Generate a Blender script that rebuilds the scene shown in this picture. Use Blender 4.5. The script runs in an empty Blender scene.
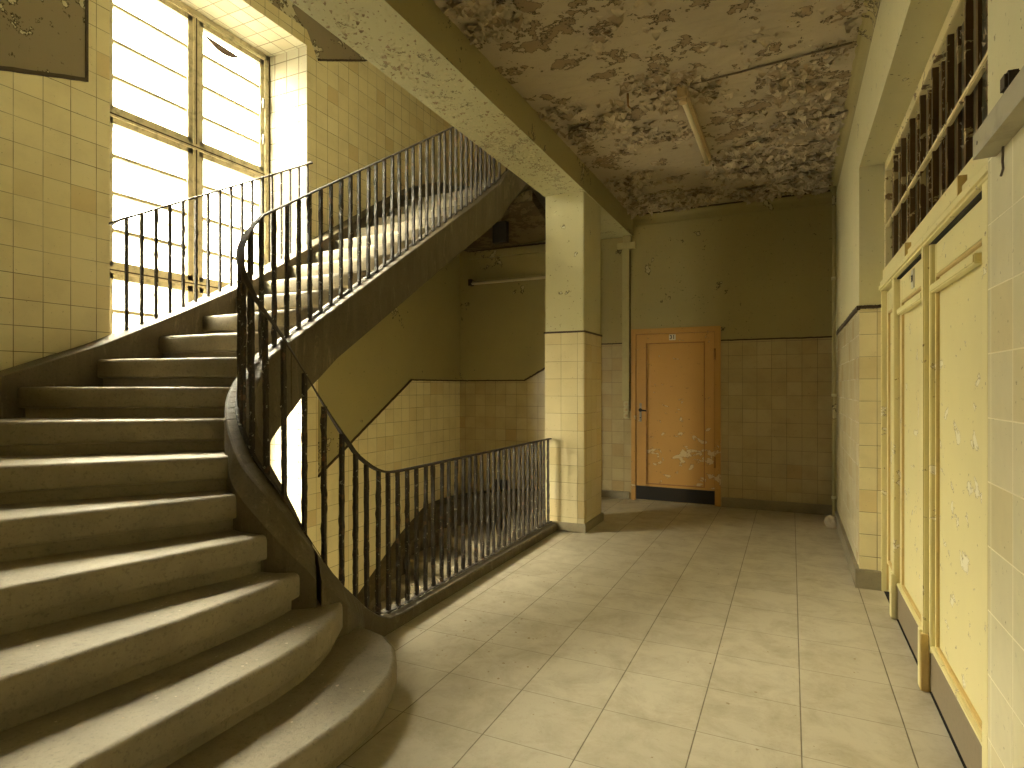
import bpy, bmesh, math, random
from mathutils import Vector, noise as mnoise
random.seed(7)
C = bpy.context.scene.collection
PI = math.pi

# ------------------------------------------------------------------ materials
class NT:
    """tiny helper around a node tree"""
    def __init__(s, name):
        s.m = bpy.data.materials.new(name); s.m.use_nodes = True
        s.t = s.m.node_tree; s.t.nodes.clear()
        s.out = s.n('ShaderNodeOutputMaterial')
        s.b = s.n('ShaderNodeBsdfPrincipled')
        s.l(s.b.outputs[0], s.out.inputs[0])
    def n(s, typ, **kw):
        nd = s.t.nodes.new(typ)
        for k, v in kw.items(): setattr(nd, k, v)
        return nd
    def l(s, a, b): s.t.links.new(a, b)
    def put(s, sock, v):
        if hasattr(v, 'links'): s.l(v, sock)
        else: sock.default_value = v
    def math(s, op, a, b=0.0, c=None, clamp=False):
        nd = s.n('ShaderNodeMath', operation=op, use_clamp=clamp)
        s.put(nd.inputs[0], a); s.put(nd.inputs[1], b)
        if c is not None: s.put(nd.inputs[2], c)
        return nd.outputs[0]
    def pos(s):
        return s.n('ShaderNodeNewGeometry').outputs['Position']
    def obj(s):
        return s.n('ShaderNodeTexCoord').outputs['Object']
    def sep(s, v):
        nd = s.n('ShaderNodeSeparateXYZ'); s.l(v, nd.inputs[0]); return nd.outputs
    def comb(s, x, y, z):
        nd = s.n('ShaderNodeCombineXYZ')
        for i, q in enumerate((x, y, z)): s.put(nd.inputs[i], q)
        return nd.outputs[0]
    def noise(s, vec, scale, detail=4, rough=.55, dist=0.0):
        nd = s.n('ShaderNodeTexNoise'); s.l(vec, nd.inputs['Vector'])
        nd.inputs['Scale'].default_value = scale; nd.inputs['Detail'].default_value = detail
        nd.inputs['Roughness'].default_value = rough; nd.inputs['Distortion'].default_value = dist
        return nd.outputs[0]
    def voro(s, vec, scale, feature='F1', out=0):
        nd = s.n('ShaderNodeTexVoronoi', feature=feature); s.l(vec, nd.inputs['Vector'])
        nd.inputs['Scale'].default_value = scale
        return nd.outputs[out]
    def step(s, v, a, b):
        nd = s.n('ShaderNodeMapRange'); s.put(nd.inputs[0], v)
        nd.inputs[1].default_value = a; nd.inputs[2].default_value = b
        return nd.outputs[0]
    def ramp(s, v, stops, interp='LINEAR'):
        nd = s.n('ShaderNodeValToRGB'); nd.color_ramp.interpolation = interp
        e = nd.color_ramp.elements
        while len(e) < len(stops): e.new(.5)
        for q, (p, c) in zip(e, stops): q.position = p; q.color = (*c, 1)
        s.l(v, nd.inputs[0]); return nd.outputs[0]
    def mix(s, f, a, b, mode='MIX'):
        nd = s.n('ShaderNodeMix', data_type='RGBA', blend_type=mode)
        s.put(nd.inputs[0], f)
        for i, q in ((6, a), (7, b)):
            if hasattr(q, 'links'): s.l(q, nd.inputs[i])
            else: nd.inputs[i].default_value = (*q, 1)
        return nd.outputs[2]
    def bump(s, h, strength=.5, dist=.01, prev=None):
        nd = s.n('ShaderNodeBump'); s.l(h, nd.inputs['Height'])
        nd.inputs['Strength'].default_value = strength; nd.inputs['Distance'].default_value = dist
        if prev is not None: s.l(prev, nd.inputs['Normal'])
        return nd.outputs[0]
    def fin(s, color, rough=.6, normal=None, spec=.4, metal=0):
        if hasattr(color, 'links'): s.l(color, s.b.inputs['Base Color'])
        else: s.b.inputs['Base Color'].default_value = (*color, 1)
        s.put(s.b.inputs['Roughness'], rough)
        s.b.inputs['Specular IOR Level'].default_value = spec
        s.b.inputs['Metallic'].default_value = metal
        if normal is not None: s.l(normal, s.b.inputs['Normal'])
        return s.m

def wall_uv(t):
    """in-plane coordinates (metres) for axis-aligned faces"""
    g = t.n('ShaderNodeNewGeometry')
    p = t.sep(g.outputs['Position']); nn = t.sep(g.outputs['True Normal'])
    nx = t.math('GREATER_THAN', t.math('ABSOLUTE', nn[0]), .5)
    nz = t.math('GREATER_THAN', t.math('ABSOLUTE', nn[2]), .5)
    u = t.math('ADD', t.math('MULTIPLY', p[1], nx), t.math('MULTIPLY', p[0], t.math('SUBTRACT', 1.0, nx)))
    v = t.math('ADD', t.math('MULTIPLY', p[0], nz), t.math('MULTIPLY', p[2], t.math('SUBTRACT', 1.0, nz)))
    # on horizontal faces use Y for u
    u = t.math('ADD', t.math('MULTIPLY', u, t.math('SUBTRACT', 1.0, nz)), t.math('MULTIPLY', p[1], nz))
    return u, v, g.outputs['Position']

def tile_material(name, c1, c2, c3, size=.1545, ou=0.0, ov=0.0, mortar=(.10, .07, .025), rough=.22, gap=.018, grime=.35):
    t = NT(name)
    u, v, P = wall_uv(t)
    us = t.math('ADD', t.math('DIVIDE', u, size), ou); vs = t.math('ADD', t.math('DIVIDE', v, size), ov)
    cu = t.math('FLOOR', us); cv = t.math('FLOOR', vs)
    fu = t.math('FRACT', us); fv = t.math('FRACT', vs)
    du = t.math('MINIMUM', fu, t.math('SUBTRACT', 1.0, fu)); dv = t.math('MINIMUM', fv, t.math('SUBTRACT', 1.0, fv))
    d = t.math('MINIMUM', du, dv)
    joint = t.math('SUBTRACT', 1.0, t.step(d, gap * .5, gap))
    wn = t.n('ShaderNodeTexWhiteNoise', noise_dimensions='3D'); t.l(t.comb(cu, cv, 3.7), wn.inputs['Vector'])
    base = t.ramp(wn.outputs[0], [(0, c1), (.45, c2), (.8, c2), (1, c3)])
    n1 = t.noise(P, 5, 5, .6)
    base = t.mix(t.math('MULTIPLY', t.step(n1, .45, .8), grime), base, tuple(x * .55 for x in c3))
    n2 = t.noise(P, 60, 3, .6)
    base = t.mix(t.math('MULTIPLY', t.step(n2, .66, .74), .5), base, (.12, .08, .03))
    jn = t.step(t.noise(P, 3.0, 3), .35, .65)
    col = t.mix(t.math('MULTIPLY', joint, t.math('ADD', .45, t.math('MULTIPLY', jn, .5))), base, mortar)
    h = t.math('ADD', t.math('MULTIPLY', t.math('SUBTRACT', 1.0, joint), 1.0), t.math('MULTIPLY', wn.outputs[0], .35))
    nb = t.bump(h, .35, .004)
    nb = t.bump(t.noise(P, 9, 2), .12, .02, nb)
    return t.fin(col, t.math('ADD', rough, t.math('MULTIPLY', joint, .5)), nb, .5)

def painted_wall(name, c, under, peel=.66, scale=3.0, dark=(.05, .035, .015), mott=.25, top=0.0):
    t = NT(name); P = t.pos()
    big = t.noise(P, 1.3, 4, .6)
    n = t.noise(P, scale, 7, .62, .3)
    n = t.math('ADD', t.math('MULTIPLY', n, .75), t.math('MULTIPLY', t.noise(P, scale * 6, 4, .6), .25))
    n = t.math('ADD', n, t.math('MULTIPLY', t.math('SUBTRACT', big, .5), .35))
    if top: n = t.math('ADD', n, t.math('MULTIPLY', t.step(t.sep(P)[2], 2.2, 3.4), top))
    m = t.step(n, peel, peel + .008)
    edge = t.math('SUBTRACT', t.step(n, peel - .012, peel - .002), t.step(n, peel + .004, peel + .014))
    c0 = t.mix(t.math('MULTIPLY', t.step(t.noise(P, .9, 5, .65), .35, .7), mott), c, tuple(x * .6 for x in c))
    c0 = t.mix(t.math('MULTIPLY', t.step(t.noise(P, 40, 3), .67, .72), .6), c0, dark)
    col = t.mix(m, c0, under)
    col = t.mix(t.math('MAXIMUM', edge, 0.0), col, dark)
    nb = t.bump(t.math('SUBTRACT', 1.0, m), .8, .006)
    nb = t.bump(t.noise(P, 30, 3), .12, .006, nb)
    return t.fin(col, .62, nb, .25)

TILE = tile_material('glazed cream tiles', (.82, .745, .50), (.78, .70, .45), (.70, .58, .33), ou=.52, ov=.58, grime=.25)  # same tile as the back wall, lightened to carry the window glow
TILE_V = tile_material('glazed reveal tiles', (.27, .25, .175), (.25, .23, .16), (.22, .19, .12), ou=.52, ov=.58, grime=.15, rough=.6, gap=.035, mortar=(.05, .035, .015))  # same cream tile, colour darkened to offset the glare beside the glass
TILE_B = tile_material('shade-darkened cream tiles', (.48, .40, .235), (.44, .365, .205), (.42, .31, .15), ou=.3, ov=.58)  # darker copy of the cream tile; dimmer light at the back put into colour
TILE_C = tile_material('glazed column tiles', (.68, .60, .38), (.65, .57, .34), (.62, .50, .27), size=.168, ou=.1, ov=.2, grime=.15, gap=.012)
TILE_R = tile_material('glazed pale tiles', (.90, .85, .60), (.88, .83, .57), (.86, .78, .48), size=.1545, ou=.57, ov=.42, grime=.12, mortar=(.85, .8, .6), gap=.012)
PAINT = painted_wall('olive wall paint', (.35, .305, .145), (.42, .37, .22), peel=.655, top=.045)
PAINT_COL = painted_wall('pale olive column paint', (.54, .505, .30), (.62, .60, .44), peel=.655, scale=5)
PAINT_R = painted_wall('pale olive side wall paint', (.64, .60, .37), (.70, .67, .48), peel=.65, scale=5)
PAINT_BEAM = painted_wall('beam paint', (.56, .54, .34), (.48, .44, .28), peel=.625, scale=9, mott=.15)
PLASTER = painted_wall('grey plaster', (.27, .225, .15), (.56, .51, .36), peel=.56, scale=3)
CEIL = painted_wall('peeling ceiling paint', (.44, .375, .275), (.27, .21, .135), peel=.575, scale=4, mott=.4)
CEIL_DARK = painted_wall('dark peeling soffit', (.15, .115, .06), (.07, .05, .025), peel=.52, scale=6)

def floor_material():
    t = NT('worn stone floor slabs'); p = t.sep(t.pos()); P = t.pos()
    S = .3875
    us = t.math('DIVIDE', t.math('SUBTRACT', p[0], .036), S); vs = t.math('DIVIDE', t.math('SUBTRACT', p[1], 2.122), S)
    cu = t.math('FLOOR', us); cv = t.math('FLOOR', vs); fu = t.math('FRACT', us); fv = t.math('FRACT', vs)
    du = t.math('MINIMUM', fu, t.math('SUBTRACT', 1.0, fu)); dv = t.math('MINIMUM', fv, t.math('SUBTRACT', 1.0, fv))
    wob = t.math('MULTIPLY', t.math('SUBTRACT', t.noise(P, 14, 3), .5), .006)
    ju = t.math('SUBTRACT', 1.0, t.step(t.math('ADD', du, wob), .003, .009))
    jv = t.math('MULTIPLY', t.math('SUBTRACT', 1.0, t.step(t.math('ADD', dv, wob), .002, .007)), .7)
    j = t.math('MAXIMUM', ju, jv)
    wn = t.n('ShaderNodeTexWhiteNoise', noise_dimensions='3D'); t.l(t.comb(cu, cv, 1.3), wn.inputs['Vector'])
    base = t.ramp(wn.outputs[0], [(0, (.50, .455, .345)), (.5, (.525, .478, .365)), (1, (.545, .50, .385))])
    base = t.mix(t.math('MULTIPLY', t.step(t.noise(P, 4.5, 7, .7, .4), .42, .70), .65), base, (.31, .26, .17))
    base = t.mix(t.math('MULTIPLY', t.step(t.noise(P, 45, 4, .7), .6, .75), .35), base, (.2, .16, .09))
    col = t.mix(t.math('MULTIPLY', j, .85), base, (.11, .085, .045))
    nb = t.bump(t.math('SUBTRACT', 1.0, j), .5, .004)
    nb = t.bump(t.noise(P, 120, 3), .12, .003, nb)
    return t.fin(col, t.math('ADD', .42, t.math('MULTIPLY', t.noise(P, 6, 4), .25)), nb, .35)
FLOOR = floor_material()

def concrete(name, c, spots=.35, streak=False, rough=.6):
    t = NT(name); P = t.pos()
    vec = P
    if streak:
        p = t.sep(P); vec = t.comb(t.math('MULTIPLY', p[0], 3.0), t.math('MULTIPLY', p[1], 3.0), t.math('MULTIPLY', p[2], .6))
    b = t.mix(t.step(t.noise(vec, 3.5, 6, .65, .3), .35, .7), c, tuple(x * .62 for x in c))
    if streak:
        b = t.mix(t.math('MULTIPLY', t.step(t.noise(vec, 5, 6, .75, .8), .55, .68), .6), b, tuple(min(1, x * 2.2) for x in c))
    b = t.mix(t.math('MULTIPLY', t.step(t.noise(P, 60, 5, .75), .54, .64), spots), b, tuple(x * .35 for x in c))
    b = t.mix(t.math('MULTIPLY', t.step(t.voro(P, 140), .0, .22), -.0 + .12), b, tuple(min(1, x * 1.5) for x in c))
    nb = t.bump(t.noise(P, 55, 6, .8), .5, .008)
    nb = t.bump(t.noise(P, 7, 3), .2, .02, nb)
    return t.fin(b, rough, nb, .3)
STONE = concrete('cast stone steps', (.29, .25, .175), .6)
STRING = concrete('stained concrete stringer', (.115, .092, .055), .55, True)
BASE = concrete('grey stone skirting', (.27, .235, .16), .3)

def rail_mat():
    t = NT('rusty flaking iron'); P = t.obj()
    n = t.noise(P, 38, 4, .65)
    col = t.mix(t.step(n, .635, .66), (.026, .018, .010), (.32, .30, .23))
    col = t.mix(t.step(t.noise(P, 20, 3), .6, .66), col, (.09, .045, .02))
    return t.fin(col, .55, t.bump(n, .8, .01), .4)
IRON = rail_mat()
def simple(name, c, rough=.5, spec=.4, metal=0, n=0.0, scale=25):
    t = NT(name)
    if n:
        col = t.mix(t.math('MULTIPLY', t.step(t.noise(t.obj(), scale, 5, .65), .5, .7), n), c, tuple(x * .4 for x in c))
        return t.fin(col, rough, t.bump(t.noise(t.obj(), scale, 3), .15, .004), spec, metal)
    return t.fin(c, rough, None, spec, metal)
HAND = simple('worn dark handrail iron', (.045, .032, .02), .8, .5, 0, .5)
DARKLINE = simple('dark dado edging', (.055, .035, .018), .6, n=.5)
DARK = simple('black parts and painted shade', (.006, .005, .004), .8)  # plain black; also serves as painted shade under the transom
FRAME = simple('aged cream window paint', (.58, .52, .36), .6, n=.85, scale=14)
METAL = simple('tarnished steel', (.30, .28, .24), .35, .5, .7, .4)
WHITEP = simple('enamel number plate', (.62, .60, .5), .3)
BLACKP = simple('black paint', (.012, .01, .008), .4)
SWITCH = simple('ivory switch plastic', (.50, .46, .27), .4, n=.2)
DUCT = simple('painted duct', (.44, .39, .20), .5, n=.3, scale=6)
WOODGREY = simple('weathered grey board', (.38, .35, .25), .7, n=.5, scale=8)
LAMPB = simple('yellowed lamp housing', (.52, .40, .22), .45, n=.25, scale=8)
TUBE = simple('dusty lamp tube', (.62, .55, .38), .3)
FLAKE_L = simple('pale paint flake', (.46, .39, .28), .7)
FLAKE_D = simple('brown paint flake', (.33, .26, .17), .7)
FLAKE_B = simple('beam paint flake', (.60, .56, .36), .7)
CABLE = simple('grey cable', (.12, .09, .055), .6)

def door_mat(name, c, under, peel, zone=None, xc=None):
    """zone = (z, radius, extra) raises peeling round a height; wear is part of the door"""
    t = NT(name); P = t.pos(); p = t.sep(P)
    sc = t.comb(p[0], p[1], t.math('MULTIPLY', p[2], 1.5))
    n = t.noise(sc, 7, 6, .6, .4)
    if zone:
        zc, zr, ex = zone
        w = t.math('SUBTRACT', 1.0, t.step(t.math('ABSOLUTE', t.math('SUBTRACT', p[2], zc)), 0.0, zr))
        w2_ = t.math('SUBTRACT', 1.0, t.step(t.math('ABSOLUTE', t.math('SUBTRACT', p[0], xc)), 0.0, .62)) if xc is not None else 1.0
        n = t.math('ADD', n, t.math('MULTIPLY', t.math('MULTIPLY', w, w2_), ex))
    m = t.step(n, peel, peel + .006)
    edge = t.math('MAXIMUM', t.math('SUBTRACT', t.step(n, peel - .014, peel - .003), t.step(n, peel + .002, peel + .01)), 0.0)
    c0 = t.mix(t.math('MULTIPLY', t.step(t.noise(P, 1.7, 4), .4, .7), .3), c, tuple(x * .75 for x in c))
    c0 = t.mix(t.math('MULTIPLY', t.step(t.noise(P, 33, 3), .70, .73), .8), c0, (.12, .07, .02))
    col = t.mix(m, c0, under); col = t.mix(t.math('MULTIPLY', edge, .75), col, (.14, .08, .03))
    return t.fin(col, .42, t.bump(t.math('SUBTRACT', 1.0, m), .6, .004), .35)
DOOR_Y = door_mat('cream yellow door paint', (.76, .69, .37), (.84, .80, .62), .675, (.95, 1.0, .05))
DOOR_T = simple('ochre door edge paint', (.60, .45, .18), .45, n=.3, scale=10)
DOOR_O = door_mat('orange ochre door paint', (.50, .285, .085), (.56, .44, .25), .66, (.55, .5, .17), -1.1)
DOOR_OT = simple('dark ochre door edge', (.30, .15, .045), .5, n=.3)
KICK = simple('brown kick plate', (.20, .16, .105), .55, n=.25, scale=60)
MUNTIN = door_mat('flaking brown muntin paint', (.13, .08, .035), (.52, .42, .22), .60)
DOOR_F = door_mat('flaking cream frame paint', (.70, .62, .36), (.16, .10, .05), .62)

def glass_mats():
    t = NT('dusty window glass'); P = t.pos()
    tr = t.n('ShaderNodeBsdfTransparent'); tl = t.n('ShaderNodeBsdfTranslucent')
    tr.inputs[0].default_value = (.95, .93, .85, 1); tl.inputs[0].default_value = (.85, .82, .7, 1)
    mx = t.n('ShaderNodeMixShader'); f = t.math('ADD', .08, t.math('MULTIPLY', t.step(t.noise(P, 2.2, 5, .6), .4, .75), .3))
    t.l(f, mx.inputs[0]); t.l(tr.outputs[0], mx.inputs[1]); t.l(tl.outputs[0], mx.inputs[2])
    t.l(mx.outputs[0], t.out.inputs[0])
    g = NT('dark old glass')
    c = g.ramp(g.noise(g.pos(), 6, 5, .6, .5), [(.3, (.012, .011, .005)), (.6, (.045, .045, .02)), (.8, (.11, .10, .05))])
    g.fin(c, .3, None, .5)
    return t.m, g.m
GLASS, DGLASS = glass_mats()

# ------------------------------------------------------------------ mesh helpers
def link(name, bm, mats, parent=None, smooth=False):
    me = bpy.data.meshes.new(name)
    bmesh.ops.recalc_face_normals(bm, faces=bm.faces)
    bm.to_mesh(me); bm.free()
    for m in (mats if isinstance(mats, (list, tuple)) else [mats]): me.materials.append(m)
    if smooth:
        for p in me.polygons: p.use_smooth = True
    o = bpy.data.objects.new(name, me); C.objects.link(o)
    if parent is not None: o.parent = parent
    return o
def struct(o): o['kind'] = 'structure'; return o
def thing(name, label, cat, loc=(0, 0, 0), group=None, parent=None):
    o = bpy.data.objects.new(name, None); C.objects.link(o); o.location = loc
    o.empty_display_size = .1
    if label: o['label'] = label; o['category'] = cat
    if group: o['group'] = group
    if parent: o.parent = parent
    return o
def tag(o, label, cat, group=None, kind=None):
    o['label'] = label; o['category'] = cat
    if group: o['group'] = group
    if kind: o['kind'] = kind
    return o
def box(bm, x0, x1, y0, y1, z0, z1, mi=0, bevel=0):
    vs = [bm.verts.new((x, y, z)) for z in (z0, z1) for y in (y0, y1) for x in (x0, x1)]
    fs = [(0, 2, 3, 1), (4, 5, 7, 6), (0, 1, 5, 4), (2, 6, 7, 3), (0, 4, 6, 2), (1, 3, 7, 5)]
    out = []
    for f in fs:
        q = bm.faces.new([vs[i] for i in f]); q.material_index = mi; out.append(q)
    if bevel:
        es = list({e for f in out for e in f.edges})
        r = bmesh.ops.bevel(bm, geom=es, offset=bevel, segments=2, affect='EDGES', clamp_overlap=True)
        for f in r['faces']: f.material_index = mi
def bxo(name, dims, mat, parent=None, bevel=0):
    bm = bmesh.new(); box(bm, *dims, bevel=bevel); return link(name, bm, mat, parent)
def poly(bm, pts, mi=0):
    f = bm.faces.new([bm.verts.new(p) for p in pts]); f.material_index = mi; return f
def prism(bm, pts, z0, z1, mi=0):
    a = [bm.verts.new((x, y, z0)) for x, y in pts]; b = [bm.verts.new((x, y, z1)) for x, y in pts]
    n = len(pts)
    fs = [bm.faces.new(a[::-1]), bm.faces.new(b)]
    for i in range(n): fs.append(bm.faces.new((a[i], a[(i + 1) % n], b[(i + 1) % n], b[i])))
    for f in fs: f.material_index = mi
def cyl(bm, p0, p1, r0, r1=None, n=10, mi=0):
    r1 = r0 if r1 is None else r1
    p0 = Vector(p0); p1 = Vector(p1); d = (p1 - p0).normalized()
    a = d.orthogonal().normalized(); b = d.cross(a)
    A = [bm.verts.new(p0 + (a * math.cos(2 * PI * i / n) + b * math.sin(2 * PI * i / n)) * r0) for i in range(n)]
    B = [bm.verts.new(p1 + (a * math.cos(2 * PI * i / n) + b * math.sin(2 * PI * i / n)) * r1) for i in range(n)]
    fs = [bm.faces.new(A[::-1]), bm.faces.new(B)]
    for i in range(n):
        f = bm.faces.new((A[i], A[(i + 1) % n], B[(i + 1) % n], B[i])); f.smooth = True; fs.append(f)
    for f in fs: f.material_index = mi
def interp(tab, x):
    if x <= tab[0][0]: return tab[0][1]
    for (a, va), (b, vb) in zip(tab, tab[1:]):
        if x <= b: return va + (vb - va) * (x - a) / (b - a)
    return tab[-1][1]
def sweep(bm, pts, sect, mi=0, closed_ends=True):
    """pts: list of (x,y,z); sect: function(i) -> list of (offset, dz). offset is to the right of travel in plan"""
    rings = []
    n = len(pts)
    for i, p in enumerate(pts):
        a = Vector(pts[max(0, i - 1)][:2]); b = Vector(pts[min(n - 1, i + 1)][:2])
        d = (b - a).normalized(); r = Vector((d.y, -d.x))
        rings.append([bm.verts.new((p[0] + r.x * o, p[1] + r.y * o, p[2] + dz)) for o, dz in sect(i)])
    m = len(rings[0])
    for i in range(n - 1):
        for j in range(m):
            f = bm.faces.new((rings[i][j], rings[i][(j + 1) % m], rings[i + 1][(j + 1) % m], rings[i + 1][j]))
            f.material_index = mi
    if closed_ends:
        bm.faces.new(rings[0][::-1]).material_index = mi; bm.faces.new(rings[-1]).material_index = mi

H = 1.4; RISE = .175; NST = 23; STOREY = RISE * NST
XW = -4.15          # window wall
YF = 7.15           # far wall of the stairwell
YB = 7.36           # back wall of the corridor
XR = .43            # right wall
ZC = 3.53           # corridor ceiling
ZBM = 3.28          # beam soffit

# ------------------------------------------------------------------ the staircase
fronts = {
 1: [(-2.0, 2.44), (-1.93, 2.43), (-1.82, 2.40), (-1.70, 2.32), (-1.61, 2.21), (-1.54, 2.08), (-1.497, 1.93), (-1.48, 1.75), (-1.49, 1.5), (-1.52, 1.2), (-1.53, .52)],
 2: [(-2.09, 2.36), (-2.02, 2.32), (-1.955, 2.25), (-1.895, 2.14), (-1.845, 2.02), (-1.808, 1.88), (-1.79, 1.7), (-1.79, 1.4), (-1.79, .52)],
 3: [(-2.15, 2.28), (-2.12, 2.20), (-2.105, 2.13), (-2.085, 2.03), (-2.072, 1.9), (-2.08, 1.5), (-2.14, 1.0), (-2.2, .52)],
 4: [(-2.25, 2.20), (-2.24, 2.12), (-2.243, 2.05), (-2.26, 1.95), (-2.37, 1.55), (-2.49, 1.12), (-2.65, .52)],
 5: [(-2.42, 2.18), (-2.43, 2.11), (-2.46, 2.03), (-2.83, 1.27), (-3.18, .52)],
 6: [(-2.56, 2.2), (-2.575, 2.13), (-2.62, 2.06), (-3.17, 1.42), (-3.93, .55)],
 7: [(-2.74, 2.33), (-3.57, 1.62), (-3.98, 1.27)],
 8: [(-2.83, 2.42), (-3.98, 1.82)],
 9: [(-2.86, 2.49), (-3.98, 2.26)],
 10: [(-2.87, 2.72), (-3.98, 2.67)],
 21: [(-2.85, 5.74), (-3.98, 6.15)],
 22: [(-2.77, 5.86), (-3.45, 7.12)], 23: [(-2.55, 5.95), (-2.7, 7.12)]}
for k in range(11, 21):
    y = 3.0 + .28 * (k - 11); fronts[k] = [(-2.87, y - .01), (-3.98, y + .01)]

def round_front(f):
    """densify a polyline a little"""
    out = []
    for a, b in zip(f, f[1:]):
        n = 3
        for i in range(n): out.append((a[0] + (b[0] - a[0]) * i / n, a[1] + (b[1] - a[1]) * i / n))
    out.append(f[-1]); return out
def offset_poly(f, o):
    res = []
    n = len(f)
    for i in range(n):
        a = Vector(f[max(0, i - 1)]); b = Vector(f[min(n - 1, i + 1)])
        d = (b - a).normalized(); r = Vector((d.y, -d.x))   # inner->outer travel, right side
        res.append((f[i][0] - r.x * o, f[i][1] - r.y * o))
    return res

def step_mesh(k):
    bm = bmesh.new()
    z = RISE * k
    f = round_front(fronts[k])
    if k < NST: b = fronts[k + 1]
    else: b = [(-2.1, 5.97), (-2.1, 7.12)]
    # inward direction sign: towards the next step
    mid = Vector(f[len(f) // 2]); nb = Vector(b[len(b) // 2])
    o1 = Vector(offset_poly(f, .01)[len(f) // 2])
    sgn = 1 if (o1 - mid).dot(nb - mid) > 0 else -1
    back = offset_poly(b, sgn * .045)[::-1]
    prof = [(.035, -RISE - .012), (.033, -.122), (.004, -.115), (0, -.105), (0, -.028), (.003, -.015), (.010, -.005), (.022, 0)]
    rings = []
    for o, dz in prof:
        pts = offset_poly(f, sgn * o) + back
        rings.append([bm.verts.new((x + .0015 * mnoise.noise((x * 9, y * 9, k)), y, z + dz + .002 * mnoise.noise((x * 4, y * 4, k * 3.1)))) for x, y in pts])
    m = len(rings[0])
    for i in range(len(rings) - 1):
        for j in range(m):
            q = bm.faces.new((rings[i][j], rings[i][(j + 1) % m], rings[i + 1][(j + 1) % m], rings[i + 1][j]))
            q.smooth = (3 <= i)
    bmesh.ops.triangulate(bm, faces=[bm.faces.new(rings[0][::-1]), bm.faces.new(rings[-1])])
    return bm

# the path of the well-side railing
CX, CY, RR, CY2 = -2.48, 2.55, .34, 5.55
arcz = [(180, 1.585), (200, 1.46), (215, 1.37), (230, 1.285), (240, 1.23), (250, 1.165), (260, 1.092), (270, 1.014), (280, .949), (290, .878), (300, .788), (310, .68), (320, .576), (330, .47), (340, .372), (350, .297), (360, .23)]
def rail_path():
    P = []
    y = 5.44
    while y > CY + .01:
        P.append((-2.14, y, interp([(2.55, .23), (2.62, .172), (2.7, .118), (2.8, .078), (2.9, .07), (9, .07)], y))); y -= .05
    for a in range(360, 179, -5):
        P.append((CX + RR * math.cos(math.radians(a)), CY + RR * math.sin(math.radians(a)), interp(arcz, a)))
    y = CY + .05
    while y < CY2:
        P.append((-2.82, y, 1.585 + .6333 * (min(y, 5.1) - 2.55) + .70 * max(0, y - 5.1))); y += .05
    for a in range(180, 89, -5):
        arc = RR * math.radians(180 - a)
        P.append((CX + RR * math.cos(math.radians(a)), CY2 + RR * math.sin(math.radians(a)), 3.49 + arc * interp([(0, .9), (.2, 1.05), (.6, 1.0)], arc)))
    z = P[-1][2]
    for i in range(1, 5): P.append((CX + .0625 * i, CY2 + RR + .012 * i, z + .03 * i))
    return P
PATH = rail_path()
acc = [0]
for a, b in zip(PATH, PATH[1:]): acc.append(acc[-1] + math.hypot(b[0] - a[0], b[1] - a[1]))
def path_at(s):
    for i in range(len(acc) - 1):
        if s <= acc[i + 1]:
            t = (s - acc[i]) / (acc[i + 1] - acc[i]); a, b = PATH[i], PATH[i + 1]
            return tuple(a[j] + (b[j] - a[j]) * t for j in range(3))
    return PATH[-1]
i_arc = next(i for i, p in enumerate(PATH) if p[1] <= CY + .001)

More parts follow.
